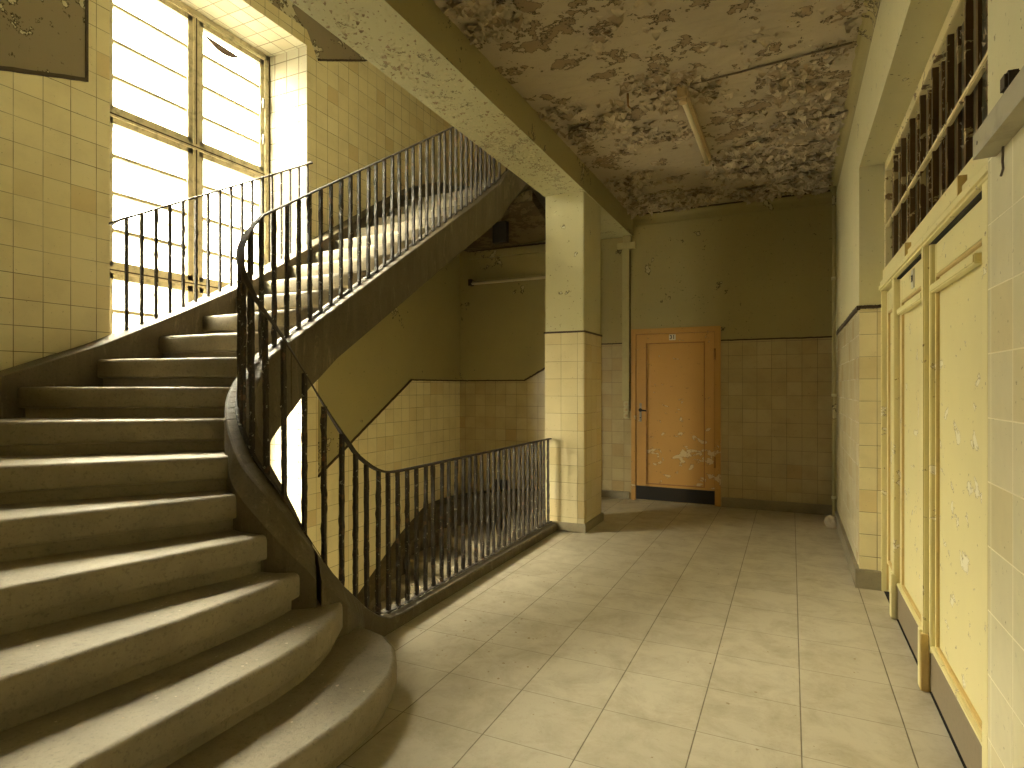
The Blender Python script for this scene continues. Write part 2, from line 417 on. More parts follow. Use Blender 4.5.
def make_stairs():
    root = thing('staircase', 'curving grey stone staircase with rounded lower steps rising past the tall window', 'staircase', (-1.5, 1.5, 0))
    def add(name, bm, mat, smooth=False):
        bmesh.ops.translate(bm, verts=bm.verts, vec=(1.5, -1.5, 0))
        return link(name, bm, mat, root, smooth)
    for k in range(1, NST + 1): add('step', step_mesh(k), STONE)
    # well-side stringer; joints between its cast lengths left as thin gaps
    def depth(i):
        x, y, z = PATH[i]
        if i < i_arc: return .42 if y < 2.9 else .40
        if y < 2.9: return interp([(0, .62), (2.3, .60), (2.5, .51), (2.61, .465), (2.82, .39), (3.1, .345)], y) if x < CX else .62
        return interp([(2.82, .395), (3.1, .345), (5.0, .345), (5.4, .37), (6, .38)], y)
    joints = [0, i_arc + 8, i_arc + 24, i_arc + 39, len(PATH) - 24, len(PATH) - 12, len(PATH) - 1]
    for a, b in zip(joints, joints[1:]):
        pts = list(PATH[a:b + 1])
        def lerp(p, q, t): return tuple(p[j] + (q[j] - p[j]) * t for j in range(3))
        if a: pts[0] = lerp(pts[0], pts[1], .06)
        if b < len(PATH) - 1: pts[-1] = lerp(pts[-1], pts[-2], .06)
        bm = bmesh.new()
        # travel from column toward camera then round: the floor side is on the right... well on the left
        def sect(i):
            x, y, z = PATH[a + i]; ex = 0.0
            if i_arc <= a + i and y < CY + .01 and a + i < i_arc + 40:
                ang = 360 - 5 * (a + i - i_arc)
                ex = interp([(235, 0), (255, .025), (270, .07), (290, .12), (300, .145), (320, .165), (335, .13), (358, 0)], ang)
            return [(-.075 - ex, -.10), (-.075 - ex * .35, -.008), (-.066 - ex * .3, 0), (.068, 0), (.075, -.006), (.075, -depth(a + i)), (-.075 - ex, -depth(a + i))]
        sweep(bm, pts, sect)
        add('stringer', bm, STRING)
    # wall-side stringer
    zt = [(.5, .92), (1.2, 1.23), (1.75, 1.448), (2.33, 1.68), (2.8, 1.91), (3.31, 2.17), (3.82, 2.48), (4.02, 2.61), (5.4, 3.48), (5.75, 3.70), (6.3, 3.95), (6.9, 4.04)]
    pts = []
    y = .52
    while y < 6.3: pts.append((-4.04, y, interp(zt, y))); y += .12
    for a in range(180, 89, -15):
        pts.append((-3.39 + .65 * math.cos(math.radians(a)), 6.39 + .65 * math.sin(math.radians(a)), 3.95 + .12 * (180 - a) / 90))
    for x in (-3.1, -2.8, -2.5, -2.25): pts.append((x, 7.04, 4.07 + .09 * (x + 3.39)))
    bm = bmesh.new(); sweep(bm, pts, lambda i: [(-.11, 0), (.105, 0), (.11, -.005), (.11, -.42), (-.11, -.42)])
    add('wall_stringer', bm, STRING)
    # soffit slab
    bm = bmesh.new(); prev = None
    for k in range(3, NST + 1):
        I = fronts[k][0]; O = fronts[k][-1]; z = RISE * k
        zi = z - .33 if k > 9 else z - .38
        zo = zi
        if k >= 20: zi = {20: 3.15, 21: 3.29, 22: 3.38, 23: 3.42}[k]; zo = {20: 3.14, 21: 3.22, 22: 3.26, 23: 3.30}[k]
        r = [bm.verts.new((I[0], I[1], zi)), bm.verts.new((O[0], O[1], zo)), bm.verts.new((O[0], O[1], zo + .12)), bm.verts.new((I[0], I[1], zi + .12))]
        if prev:
            for j in range(4): bm.faces.new((prev[j], prev[(j + 1) % 4], r[(j + 1) % 4], r[j]))
            if k == 22:
                bm.faces.new((prev[1], bm.verts.new((-4.0, 7.12, 3.24)), r[1]))
        prev = r
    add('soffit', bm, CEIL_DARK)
    return root
stairs = make_stairs()
def copy_tree(o, parent=None):
    c = o.copy(); C.objects.link(c); c.parent = parent
    for ch in list(o.children): copy_tree(ch, c)
    return c
low = copy_tree(stairs); low.location.z -= STOREY
low['label'] = 'lower flight of stone stairs down in the well behind the balusters'

def flaky_bar(bm, p0, p1, w, seed):
    """square iron bar with scabby, flaking outline"""
    p0 = Vector(p0); p1 = Vector(p1); n = max(6, int((p1 - p0).length / .035)); rings = []
    for i in range(n + 1):
        t = i / n; c = p0.lerp(p1, t)
        ring = []
        for a, b in ((-1, -1), (1, -1), (1, 1), (-1, 1)):
            e = 1 + .55 * max(0, mnoise.noise((seed * 3.3 + a, t * 24 + b, seed))) + .12 * mnoise.noise((seed, t * 50, a + b * 2))
            ring.append(bm.verts.new((c.x + a * w * e, c.y + b * w * e, c.z)))
        rings.append(ring)
    for i in range(n):
        for j in range(4): bm.faces.new((rings[i][j], rings[i][(j + 1) % 4], rings[i + 1][(j + 1) % 4], rings[i + 1][j]))
    bm.faces.new(rings[0][::-1]); bm.faces.new(rings[-1])

def make_railing():
    root = thing('stair_railing', 'long rusty iron baluster railing sweeping round the well from column up the stairs', 'railing', (-2.08, 3.0, 0))
    T = (2.08, -3.0, 0)
    RH = .825
    bm = bmesh.new()
    hp = [(x, y, z + RH) for x, y, z in PATH]
    # smooth the handrail heights
    for _ in range(3):
        hp = [hp[0]] + [(hp[i][0], hp[i][1], (hp[i - 1][2] + hp[i][2] + hp[i + 1][2]) / 3) for i in range(1, len(hp) - 1)] + [hp[-1]]
    sweep(bm, hp, lambda i: [(-.02, -.004), (-.016, .004), (.016, .004), (.02, -.004), (.016, -.008), (-.016, -.008)])
    bmesh.ops.translate(bm, verts=bm.verts, vec=T); link('handrail', bm, HAND, root)
    bm = bmesh.new()
    sweep(bm, [(x, y, z + .012) for x, y, z in PATH], lambda i: [(-.024, 0), (.004, 0), (.004, .006), (-.024, .006)])
    bmesh.ops.translate(bm, verts=bm.verts, vec=T); link('bottom_rail', bm, IRON, root)
    n = int(acc[-1] / .0975); hs = [0]
    for i in range(n):
        s = .05 + i * .0975
        if s > acc[-1]: break
        x, y, z = path_at(s)
        j = min(range(len(acc)), key=lambda q: abs(acc[q] - s)); zt = hp[j][2]
        # interpolate handrail height
        for q in range(len(acc) - 1):
            if acc[q] <= s <= acc[q + 1]:
                t = (s - acc[q]) / (acc[q + 1] - acc[q]); zt = hp[q][2] + (hp[q + 1][2] - hp[q][2]) * t
        bm = bmesh.new(); lean = random.uniform(-.004, .004)
        flaky_bar(bm, (x, y, z - .02), (x + lean, y + lean, zt - .006), .0098, i + 1)
        bmesh.ops.translate(bm, verts=bm.verts, vec=T); link('baluster', bm, IRON, root)
    return root
railing = make_railing()

def window_railing():
    root = thing('window_guard_railing', 'short sloping iron guard railing standing across the tall bright window', 'railing', (-4.08, 3.3, 1.6))
    X = -4.08; T = (4.08, -3.3, -1.6)
    zb = [(2.33, 1.68), (2.8, 1.91), (3.31, 2.17), (3.82, 2.48), (4.02, 2.61), (4.3, 2.79)]
    za = lambda y: 2.49 + .557 * (y - 2.44)
    bm = bmesh.new()
    pts = [(X - .06, 2.475, za(2.45))] + [(X, 2.50 + .1 * i, za(2.50 + .1 * i)) for i in range(18)] + [(X, 4.26, za(4.26)), (X - .05, 4.30, za(4.30) + .01)]
    sweep(bm, pts, lambda i: [(-.016, -.010), (.016, -.010), (.016, .004), (-.016, .004)])
    bmesh.ops.translate(bm, verts=bm.verts, vec=T); link('handrail', bm, HAND, root)
    for i in range(17):
        y = 2.545 + .104 * i
        bm = bmesh.new(); flaky_bar(bm, (X, y, interp(zb, y) - .02), (X, y, za(y) - .003), .0085, 200 + i)
        bmesh.ops.translate(bm, verts=bm.verts, vec=T); link('baluster', bm, IRON, root)
window_railing()

# ------------------------------------------------------------------ room shell
ZL = -STOREY; ZT = 6.6
Y1, Y2, WZ0, WZ1 = 2.477, 4.277, .10, 4.63
LOWD = [(Y2 + .145, .53), (5.98, 1.48), (YF, 1.48)]
# window wall (X = XW)
bm = bmesh.new()
def wp(pts, mi): poly(bm, [(XW, y, z) for y, z in pts], mi)
dl0 = (.3, 2.74); dl1 = (2.33, 3.395)
wp([(.3, ZL), (Y1, ZL), (Y1, dl1[1]), (2.33, dl1[1]), (.3, dl0[1])], 0)
wp([(2.33, 3.395), (Y1, 3.395), (Y1, ZT), (2.33, ZT)], 0)
wp([(.3, dl0[1]), (2.33, 3.395), (2.33, ZT), (.3, ZT)], 2)
wp([(Y1, ZL), (Y2, ZL), (Y2, WZ0), (Y1, WZ0)], 0)
wp([(Y1, WZ1), (Y2, WZ1), (Y2, 4.78), (Y1, 4.78)], 0)
wp([(Y1, 4.78), (Y2, 4.78), (Y2, ZT), (Y1, ZT)], 2)
YS = Y2 + .145
wp([(Y2, ZL), (YS, ZL), (YS, 4.56), (Y2, 4.78)], 0)
wp([(Y2, 4.78), (YS, 4.56), (YS, ZT), (Y2, ZT)], 2)
wp([(YS, ZL), (YF, ZL), (YF, 1.48), (5.98, 1.48), (YS, .53)], 0)
wp([(YS, .53), (5.98, 1.48), (YF, 1.48), (YF, 3.85), (6.3, 3.75), (5.4, 3.28), (YS, 2.62)], 1)
wp([(YS, 2.62), (5.4, 3.28), (6.3, 3.75), (YF, 3.85), (YF, 5.51), (5.98, 5.51), (5.12, 4.90), (YS, 4.56)], 0)
wp([(YS, 4.56), (5.12, 4.90), (5.98, 5.51), (YF, 5.51), (YF, ZT), (YS, ZT)], 2)
XG = -4.76; YJ = 2.70
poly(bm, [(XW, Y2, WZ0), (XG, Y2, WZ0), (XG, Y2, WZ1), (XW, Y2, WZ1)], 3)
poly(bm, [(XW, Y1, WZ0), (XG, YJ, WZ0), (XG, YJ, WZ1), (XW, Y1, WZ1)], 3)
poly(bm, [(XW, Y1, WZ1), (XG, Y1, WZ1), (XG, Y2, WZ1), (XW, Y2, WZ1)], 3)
poly(bm, [(XW, Y1, WZ0), (XG, Y1, WZ0), (XG, Y2, WZ0), (XW, Y2, WZ0)], 0)
# outer skin so the wall has its thickness
for a, b, c, d in ((.3, Y1, ZL, ZT), (Y2, YF + .3, ZL, ZT), (Y1, Y2, ZL, WZ0), (Y1, Y2, WZ1, ZT)):
    poly(bm, [(XG, a, c), (XG, b, c), (XG, b, d), (XG, a, d)], 1)
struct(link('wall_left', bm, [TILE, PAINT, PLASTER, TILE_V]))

# far wall of the stairwell, with the jog behind the column to the corridor back wall
bm = bmesh.new()
def fp(y, pts, mi): poly(bm, [(x, y, z) for x, z in pts], mi)
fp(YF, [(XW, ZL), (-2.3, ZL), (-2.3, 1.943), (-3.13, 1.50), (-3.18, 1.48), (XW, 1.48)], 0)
fp(YF, [(XW, 1.48), (-3.18, 1.48), (-3.13, 1.50), (-2.3, 1.943), (-2.3, 3.9), (XW, 3.9)], 1)
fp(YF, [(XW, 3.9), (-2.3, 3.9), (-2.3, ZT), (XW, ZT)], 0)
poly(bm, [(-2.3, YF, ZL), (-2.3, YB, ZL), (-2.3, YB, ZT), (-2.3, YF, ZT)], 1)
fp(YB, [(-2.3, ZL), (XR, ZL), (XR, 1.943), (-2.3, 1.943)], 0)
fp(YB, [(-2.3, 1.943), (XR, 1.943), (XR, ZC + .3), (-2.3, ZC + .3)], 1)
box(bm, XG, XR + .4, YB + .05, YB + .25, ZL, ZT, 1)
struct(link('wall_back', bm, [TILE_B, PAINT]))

# right wall: pier beyond the doors, door recess, near wall
DX = .60; DY0, DY1, DZ = 1.79, 4.80, 2.935
bm = bmesh.new()
def rp(pts, mi): poly(bm, [(XR, y, z) for y, z in pts], mi)
rp([(DY1, 0), (YB, 0), (YB, 1.95), (DY1, 1.95)], 0)
rp([(DY1, 1.95), (YB, 1.95), (YB, ZC + .1), (DY1, ZC + .1)], 1)
rp([(DY0, DZ), (DY1, DZ), (DY1, ZC + .1), (DY0, ZC + .1)], 1)
rp([(-2.6, 0), (DY0, 0), (DY0, 1.95), (-2.6, 1.95)], 2)
rp([(-2.6, 1.95), (DY0, 1.95), (DY0, ZC + .1), (-2.6, ZC + .1)], 3)
for y in (DY0, DY1):
    poly(bm, [(XR, y, 0), (DX + .25, y, 0), (DX + .25, y, 1.95), (XR, y, 1.95)], 0)
    poly(bm, [(XR, y, 1.95), (DX + .25, y, 1.95), (DX + .25, y, DZ), (XR, y, DZ)], 1)
poly(bm, [(XR, DY0, DZ), (XR, DY1, DZ), (DX + .25, DY1, DZ), (DX + .25, DY0, DZ)], 1)
box(bm, DX + .25, DX + .4, -2.6, YB + .2, -.3, ZC + .3, 1)
struct(link('wall_right', bm, [TILE, PAINT_R, TILE_R, PAINT_R]))

# walls behind and beside the camera, unseen but closing the room
struct(bxo('wall_near', (XG, -1.32, .3, .5, ZL, ZT), PAINT))
struct(bxo('wall_corridor', (-1.42, -1.32, -2.6, .3, 0, ZC + .1), PLASTER))
struct(bxo('wall_front', (-1.42, XR + .3, -2.7, -2.6, 0, ZC + .1), DARKLINE))
struct(bxo('wall_upper_bounce', (-1.79, -1.7, .3, YB, ZC + .4, ZT), TILE_R))  # added unseen closure over an open hall; pale to bounce light back
struct(bxo('wall_lower_block', (-1.98, -1.8, .3, YF, ZL, -.28), PAINT))  # added unseen light blocker; the lower corridor is open here

# floor slab with the notch of the well
bm = bmesh.new()
fl = [(DX + .3, -2.7), (DX + .3, YB + .1), (-2.25, YB + .1), (-2.25, 5.92), (-2.11, 5.92), (-2.11, 5.40), (-2.11, 2.6), (-2.12, 2.44), (-2.19, 2.3), (-2.24, 2.24), (-2.2, .4), (-1.42, .4), (-1.42, -2.7)]
prism(bm, fl, -.3, 0)
bmesh.ops.triangulate(bm, faces=[f for f in bm.faces if len(f.verts) > 4])
struct(link('floor', bm, [FLOOR]))
struct(bxo('floor', (XG, -1.8, .3, YF + .1, ZL - .2, ZL), FLOOR))

# ceiling of the corridor: a finely meshed, warped skin of blistered paint
def peel_mask(x, y):
    a = mnoise.fractal((x * 1.1, y * 1.5, 4.2), 1.0, 2.0, 3)
    b = mnoise.noise((x * 4.2, y * 6.5, 1.7))
    edge = 0
    if y > 5.6: edge += .25 * (y - 5.6)
    edge += max(0, (x + .5)) * .22
    return a * .55 + b * .45 + edge
bm = bmesh.new()
NX, NY = 150, 420
cx0, cx1, cy0, cy1 = -1.80, XR + .02, -2.6, YB
def cz(x, y):
    m = peel_mask(x, y)
    n = mnoise.fractal((x * 9, y * 13, 0), 1.0, 2.0, 4)
    c = mnoise.cell((math.floor(x * 26 + 2.5 * mnoise.noise((x * 9, y * 9, 3))), math.floor(y * 34 + 2.5 * mnoise.noise((x * 8, y * 8, 9))), 0))
    s = max(0, min(1, (m - .05) * 3))
    return ZC + .004 * n + s * (-.008 * c + .006 * n)
ys = [cy0 + (cy1 - cy0) * (j / NY) for j in range(NY + 1)]
grid = [[bm.verts.new((cx0 + (cx1 - cx0) * i / NX, y, cz(cx0 + (cx1 - cx0) * i / NX, y))) for i in range(NX + 1)] for y in ys]
for j in range(NY):
    for i in range(NX):
        bm.faces.new((grid[j][i], grid[j][i + 1], grid[j + 1][i + 1], grid[j + 1][i]))
ceil = struct(link('ceiling', bm, [CEIL]))
def flakes(bm, n, zone, mask, zf, smin, smax, nm, hang=1.0, thr=-.02):
    cnt = 0; tries = 0
    while cnt < n and tries < n * 30:
        tries += 1
        x = random.uniform(zone[0], zone[1]); y = random.uniform(zone[2], zone[3])
        m = mask(x, y)
        if random.random() > max(0, (m - thr) * 3.2): continue
        cnt += 1
        s = random.uniform(smin, smax) * (.5 + min(1.2, max(0, m + .1) * 1.6)); a = random.gauss(0, .6) + (PI if random.random() < .35 else 0)
        ca, sa = math.cos(a), math.sin(a); curl = random.uniform(.5, 1.6) * hang; L = s * random.uniform(.6, 1.1)
        mi = random.choice(nm); W = s * random.uniform(.6, 1.5); rows = []
        wj = [random.uniform(-.35, .35) for _ in range(5)]
        z0 = zf(x, y) - .001
        for r in range(4):
            t = r / 3; ang = curl * t
            fy = L * (math.sin(ang) / curl if curl > .05 else t); fz = -L * ((1 - math.cos(ang)) / curl if curl > .05 else 0)
            row = []
            for q in range(4):
                fx = (q / 3 - .5) * W * (1 - .85 * t * t + .3 * wj[r]) ; jy = wj[(q + r) % 5] * L * .35 * t
                px = fx; py = fy + jy
                row.append(bm.verts.new((x + px * ca - py * sa, y + px * sa + py * ca, z0 + fz - (.0 if r else .0))))
            rows.append(row)
        for r in range(3):
            for q in range(3):
                f = bm.faces.new((rows[r][q], rows[r][q + 1], rows[r + 1][q + 1], rows[r + 1][q])); f.material_index = mi
bm = bmesh.new()
flakes(bm, 3100, (-1.75, XR - .09, 2.2, YB - .12), peel_mask, cz, .022, .078, [0, 0, 1], hang=1.15, thr=.06)
flakes(bm, 900, (-1.75, XR - .09, 2.2, YB - .12), peel_mask, cz, .018, .06, [0, 1], hang=1.3, thr=-.12)
o = link('peeling_paint', bm, [FLAKE_L, FLAKE_D], ceil); o['kind'] = 'stuff'
struct(bxo('ceiling', (-1.80, DX + .4, -2.7, YB + .2, ZC + .08, ZC + .45), CEIL))
struct(bxo('ceiling', (XG, -1.7, .3, YB + .2, ZT, ZT + .1), PLASTER))  # added unseen lid over the stairwell to block light from above

# beam and column
bm = bmesh.new()
box(bm, -2.21, -1.79, .45, YB, ZBM, ZC + .5)
beam = struct(link('ceiling_beam', bm, [PAINT_BEAM, PAINT]))
for f in beam.data.polygons:
    if abs(f.normal.x) > .5 and f.center.x > -2: f.material_index = 1
bm = bmesh.new()
bmask = lambda x, y: .22 + .25 * mnoise.noise((x * 5, y * 3, 8)) if y < 4.9 else .1
flakes(bm, 1900, (-2.2, -1.80, 1.3, 5.4), bmask, lambda x, y: ZBM, .008, .022, [0, 0, 0, 1], hang=.8)
o = link('peeling_paint', bm, [FLAKE_B, FLAKE_D], beam); o['kind'] = 'stuff'
bm = bmesh.new()
box(bm, -2.20, -1.80, 5.465, 6.02, 1.93, ZBM + .01, 1, .008)
box(bm, -2.205, -1.795, 5.46, 6.03, .07, 1.93, 0, .006)
col = struct(link('column', bm, [TILE_C, PAINT_COL]))
bxo('skirting', (-2.225, -1.775, 5.44, 6.05, 0, .085), BASE, col, .006)
bxo('dado_edge', (-2.212, -1.788, 5.453, 6.037, 1.925, 1.942), DARKLINE, col)

# skirtings and trims
struct(bxo('baseboard_back', (-2.25, -1.83, YB - .03, YB + .02, 0, .09), BASE))
struct(bxo('baseboard_back', (-.735, XR, YB - .03, YB + .02, 0, .11), BASE))
struct(bxo('baseboard_right', (XR - .025, XR + .01, DY1, YB, 0, .13), BASE))
struct(bxo('baseboard_right', (XR - .025, DX, DY1 - .025, DY1, 0, .13), BASE))
struct(bxo('baseboard_right', (XR - .02, XR + .01, -2.6, DY0, 0, .13), BASE))
def wobbly_strip(name, p0, p1, w, h, mat, n=40, amp=.004):
    bm = bmesh.new(); p0 = Vector(p0); p1 = Vector(p1); pts = []
    for i in range(n + 1):
        p = p0.lerp(p1, i / n); pts.append((p.x, p.y, p.z + amp * mnoise.noise((i * .9, p0.x, p0.y))))
    sweep(bm, pts, lambda i: [(-w, -h), (w, -h), (w, h * (1 + .5 * mnoise.noise((i * 1.3, 0, 2)))), (-w, h)])
    return struct(link(name, bm, mat))
wobbly_strip('trim_1', (-2.28, YB - .008, 1.945), (-1.86, YB - .008, 1.945), .012, .007, DARKLINE)
wobbly_strip('trim_1', (-.745, YB - .008, 1.945), (XR, YB - .008, 1.945), .012, .008, DARKLINE)
wobbly_strip('trim_2', (XR - .004, YB, 1.955), (XR - .004, DY1 - .004, 1.955), .010, .016, DARKLINE)
wobbly_strip('trim_2', (XR - .004, DY1 - .008, 1.955), (DX, DY1 - .008, 1.955), .010, .011, DARKLINE)
wobbly_strip('trim_3', (XW + .006, YS, .535), (XW + .006, 5.98, 1.485), .010, .011, DARKLINE)
wobbly_strip('trim_3', (XW + .006, 5.98, 1.485), (XW + .006, YF, 1.485), .010, .009, DARKLINE)
wobbly_strip('trim_3', (XW, YF - .008, 1.485), (-3.17, YF - .008, 1.485), .010, .009, DARKLINE)
wobbly_strip('trim_3', (-3.17, YF - .008, 1.485), (-2.3, YF - .008, 1.948), .010, .011, DARKLINE)
wobbly_strip('trim_4', (XW + .006, .5, 2.805), (XW + .006, 2.33, 3.395), .008, .012, DARKLINE)
wobbly_strip('trim_4', (XW + .006, 2.33, 3.39), (XW + .006, 2.331, 5.6), .006, .012, DARKLINE) if False else None
struct(bxo('trim_4', (XW, XW + .01, 2.322, 2.338, 3.385, 5.6), DARKLINE))
wobbly_strip('trim_5', (XW + .006, YS, 4.565), (XW + .006, 5.12, 4.905), .008, .009, DARKLINE)
wobbly_strip('trim_5', (XW + .006, 5.12, 4.905), (XW + .006, 5.98, 5.51), .008, .009, DARKLINE)
# shallow cove between walls and corridor ceiling
def cove(name, p0, p1, nrm, d=.085):
    bm = bmesh.new(); prof = [(0, -d)] + [(d * .75 * (1 - math.cos(a)), -d + d * math.sin(a)) for a in [PI / 2 * i / 5 for i in range(1, 6)]] + [(d * .9, .03), (0, .03)]
    A = [bm.verts.new((p0[0] + nrm[0] * o, p0[1] + nrm[1] * o, ZC + z)) for o, z in prof]
    B = [bm.verts.new((p1[0] + nrm[0] * o, p1[1] + nrm[1] * o, ZC + z)) for o, z in prof]
    n = len(prof)
    for i in range(n): bm.faces.new((A[i], A[(i + 1) % n], B[(i + 1) % n], B[i]))
    bm.faces.new(A); bm.faces.new(B[::-1])
    struct(link(name, bm, PAINT))
cove('trim_6', (XR, -2.6), (XR, YB), (-1, 0))
cove('trim_7', (-1.79, YB), (XR, YB), (0, -1))
struct(bxo('trim_9', (-1.79, XR, YB - .018, YB + .01, ZC - .13, ZC - .085), PAINT, bevel=.004))
wobbly_strip('trim_9', (-1.75, YB - .08, ZC - .012), (XR - .05, YB - .08, ZC - .012), .012, .006, DARKLINE)
struct(bxo('trim_8', (-3.98, -2.3, YF - .05, YF + .02, 3.14, 3.24), PAINT))
wobbly_strip('trim_8', (-3.98, YF - .04, 3.245), (-2.3, YF - .04, 3.245), .014, .012, DARKLINE)

# ------------------------------------------------------------------ the tall window
win = struct(thing('window_1', None, None, (XG + .06, 3.377, 0)))
wx = XG + .08
def wbox(bm, y0, y1, z0, z1, x0=-.03, x1=.03): box(bm, wx + x0, wx + x1, y0, y1, z0, z1)
def wlink(name, bm, mat, parent=win):
    if parent is win: bmesh.ops.translate(bm, verts=bm.verts, vec=(-(XG + .06), -3.377, 0))
    return link(name, bm, mat, parent)
bm = bmesh.new(); YM = 3.49
wbox(bm, YJ, YJ + .055, WZ0, WZ1, -.05, .05); wbox(bm, Y2 - .055, Y2, WZ0, WZ1, -.05, .05)
wbox(bm, YM - .028, YM + .028, WZ0, WZ1, -.04, .04)
tz = [4.60, 3.465, 2.285, 1.10, .15]
for z in tz: wbox(bm, YJ, Y2, z - .022, z + .022, -.04, .045)
wbox(bm, YJ, Y2, WZ1 - .04, WZ1, -.05, .05); wbox(bm, YJ, Y2, WZ0, WZ0 + .05, -.05, .08)
wlink('window_frame', bm, FRAME)
bm = bmesh.new(); wbox(bm, YM - .006, YM + .006, WZ0 + .05, WZ1 - .04, .03, .042)
for z in tz[1:]: wbox(bm, YJ + .06, Y2 - .06, z - .007, z + .004, .03, .047)
wbox(bm, Y2 - .012, Y2 - .001, WZ0 + .05, WZ1, .03, .055)
wlink('dirty_gap', bm, DARKLINE)
for zi in range(len(tz) - 1):
    z1, z0 = tz[zi] - .022, tz[zi + 1] + .022
    for (a, b) in ((YJ + .055, YM - .028), (YM + .028, Y2 - .055)):
        bm = bmesh.new(); e = .045
        wbox(bm, a, a + e, z0, z1, -.02, .03); wbox(bm, b - e, b, z0, z1, -.02, .03)
        wbox(bm, a, b, z0, z0 + e, -.02, .03); wbox(bm, a, b, z1 - e, z1, -.02, .03)
        for q in (1, 2, 3):
            zz = z0 + (z1 - z0) * q / 4; wbox(bm, a + e, b - e, zz - .013, zz + .013, -.012, .018)
        cs = wlink('casement', bm, FRAME)
        bm = bmesh.new(); box(bm, wx - .003 - (XG + .06), wx + .001 - (XG + .06), a + e - .005 - 3.377, b - e + .005 - 3.377, z0 + e - .005, z1 - e + .005)
        link('pane', bm, GLASS, cs)
# hinge pins on the right frame post
bm = bmesh.new()
for z in (4.1, 3.75, 3.0, 2.6): cyl(bm, (wx + .05, Y2 - .075, z), (wx + .05, Y2 - .075, z + .09), .013, n=8)
wlink('hinge', bm, METAL)
# torn scrap of sun film sagging in the top right pane
bm = bmesh.new(); A = []; B = []
for i in range(13):
    t = i / 12; y = YM + .06 + .42 * t; A.append(bm.verts.new((wx + .012, y, 4.50 - .02 * t))); B.append(bm.verts.new((wx + .02 + .01 * math.sin(PI * t), y, 4.499 - .02 * t - .08 * math.sin(PI * t))))
for i in range(12): bm.faces.new((A[i], A[i + 1], B[i + 1], B[i]))
bmesh.ops.solidify(bm, geom=bm.faces[:], thickness=.002)
wlink('torn_film', bm, DARKLINE)

# ------------------------------------------------------------------ door 31
door = struct(thing('door_1', None, None, (-1.27, YB, 0)))
def dl(name, bm, mat, parent=None):
    bmesh.ops.translate(bm, verts=bm.verts, vec=(1.27, -YB, 0)); return link(name, bm, mat, parent or door)
bm = bmesh.new()
box(bm, -1.80, -1.745, YB - .035, YB + .04, 0, 2.06, 0, .004); box(bm, -.81, -.745, YB - .035, YB + .04, 0, 2.06, 0, .004)
box(bm, -1.80, -.745, YB - .035, YB + .04, 2.05, 2.115, 0, .004)
dl('door_frame', bm, DOOR_O)
bm = bmesh.new()
box(bm, -1.745, -.81, YB - .005, YB + .03, .012, 2.05)
for a, b, c, d in ((-1.74, -1.615, .18, 2.045), (-.93, -.815, .18, 2.045), (-1.615, -.93, 1.93, 2.045), (-1.615, -.93, .18, .215)):
    box(bm, a, b, YB - .02, YB - .004, c, d, 0, .003)
leaf = dl('door_leaf', bm, DOOR_O)
bm = bmesh.new()
for a, b, c, d in ((-1.622, -1.61, .205, 1.94), (-.936, -.924, .205, 1.94), (-1.62, -.926, 1.925, 1.938), (-1.62, -.926, .205, .218)):
    box(bm, a, b, YB - .024, YB - .006, c, d)
box(bm, -1.748, -1.742, YB - .022, YB, .02, 2.05); box(bm, -.815, -.808, YB - .022, YB, .02, 2.05); box(bm, -1.745, -.81, YB - .022, YB, 2.046, 2.052)
dl('panel_moulding', bm, DOOR_OT)
bm = bmesh.new(); box(bm, -1.74, -.813, YB - .028, YB - .018, .015, .178); dl('kick_plate', bm, BLACKP)
bm = bmesh.new(); box(bm, -1.70, -1.672, YB - .028, YB - .018, .97, 1.20, 0, .004); hp_ = dl('door_handle', bm, METAL)
bm = bmesh.new(); cyl(bm, (-1.688, YB - .025, 1.115), (-1.688, YB - .065, 1.115), .012); cyl(bm, (-1.688, YB - .062, 1.115), (-1.61, YB - .058, 1.108), .011, .008)
cyl(bm, (-1.688, YB - .02, 1.115), (-1.688, YB - .034, 1.115), .022, n=14); cyl(bm, (-1.688, YB - .02, 1.02), (-1.688, YB - .031, 1.02), .008)
dl('lever', bm, BLACKP)
bm = bmesh.new()
for z in (.45, 1.72): cyl(bm, (-.812, YB - .035, z), (-.812, YB - .035, z + .13), .011, n=8)
dl('hinge', bm, DOOR_OT)
def text_mesh(s, size, mat, name, parent, mtx):
    cu = bpy.data.curves.new(name, 'FONT'); cu.body = s; cu.size = size; cu.align_x = 'CENTER'; cu.align_y = 'CENTER'; cu.extrude = .0006; cu.offset = .001
    tmp = bpy.data.objects.new(name, cu); C.objects.link(tmp)
    dg = bpy.context.evaluated_depsgraph_get(); me = bpy.data.meshes.new_from_object(tmp.evaluated_get(dg))
    bpy.data.objects.remove(tmp); bpy.data.curves.remove(cu)
    me.name = name; me.materials.clear(); me.materials.append(mat)
    o = bpy.data.objects.new(name, me); C.objects.link(o); o.parent = parent; o.matrix_local = mtx; return o
from mathutils import Matrix
bm = bmesh.new(); box(bm, -1.34, -1.262, YB - .027, YB - .021, 1.965, 2.035, 0, .002)
npl = dl('number_plate', bm, WHITEP)
text_mesh('31', .068, BLACKP, 'number', npl, Matrix.Translation((-.031, -.0285, 2.0)) @ Matrix.Rotation(PI / 2, 4, 'X'))

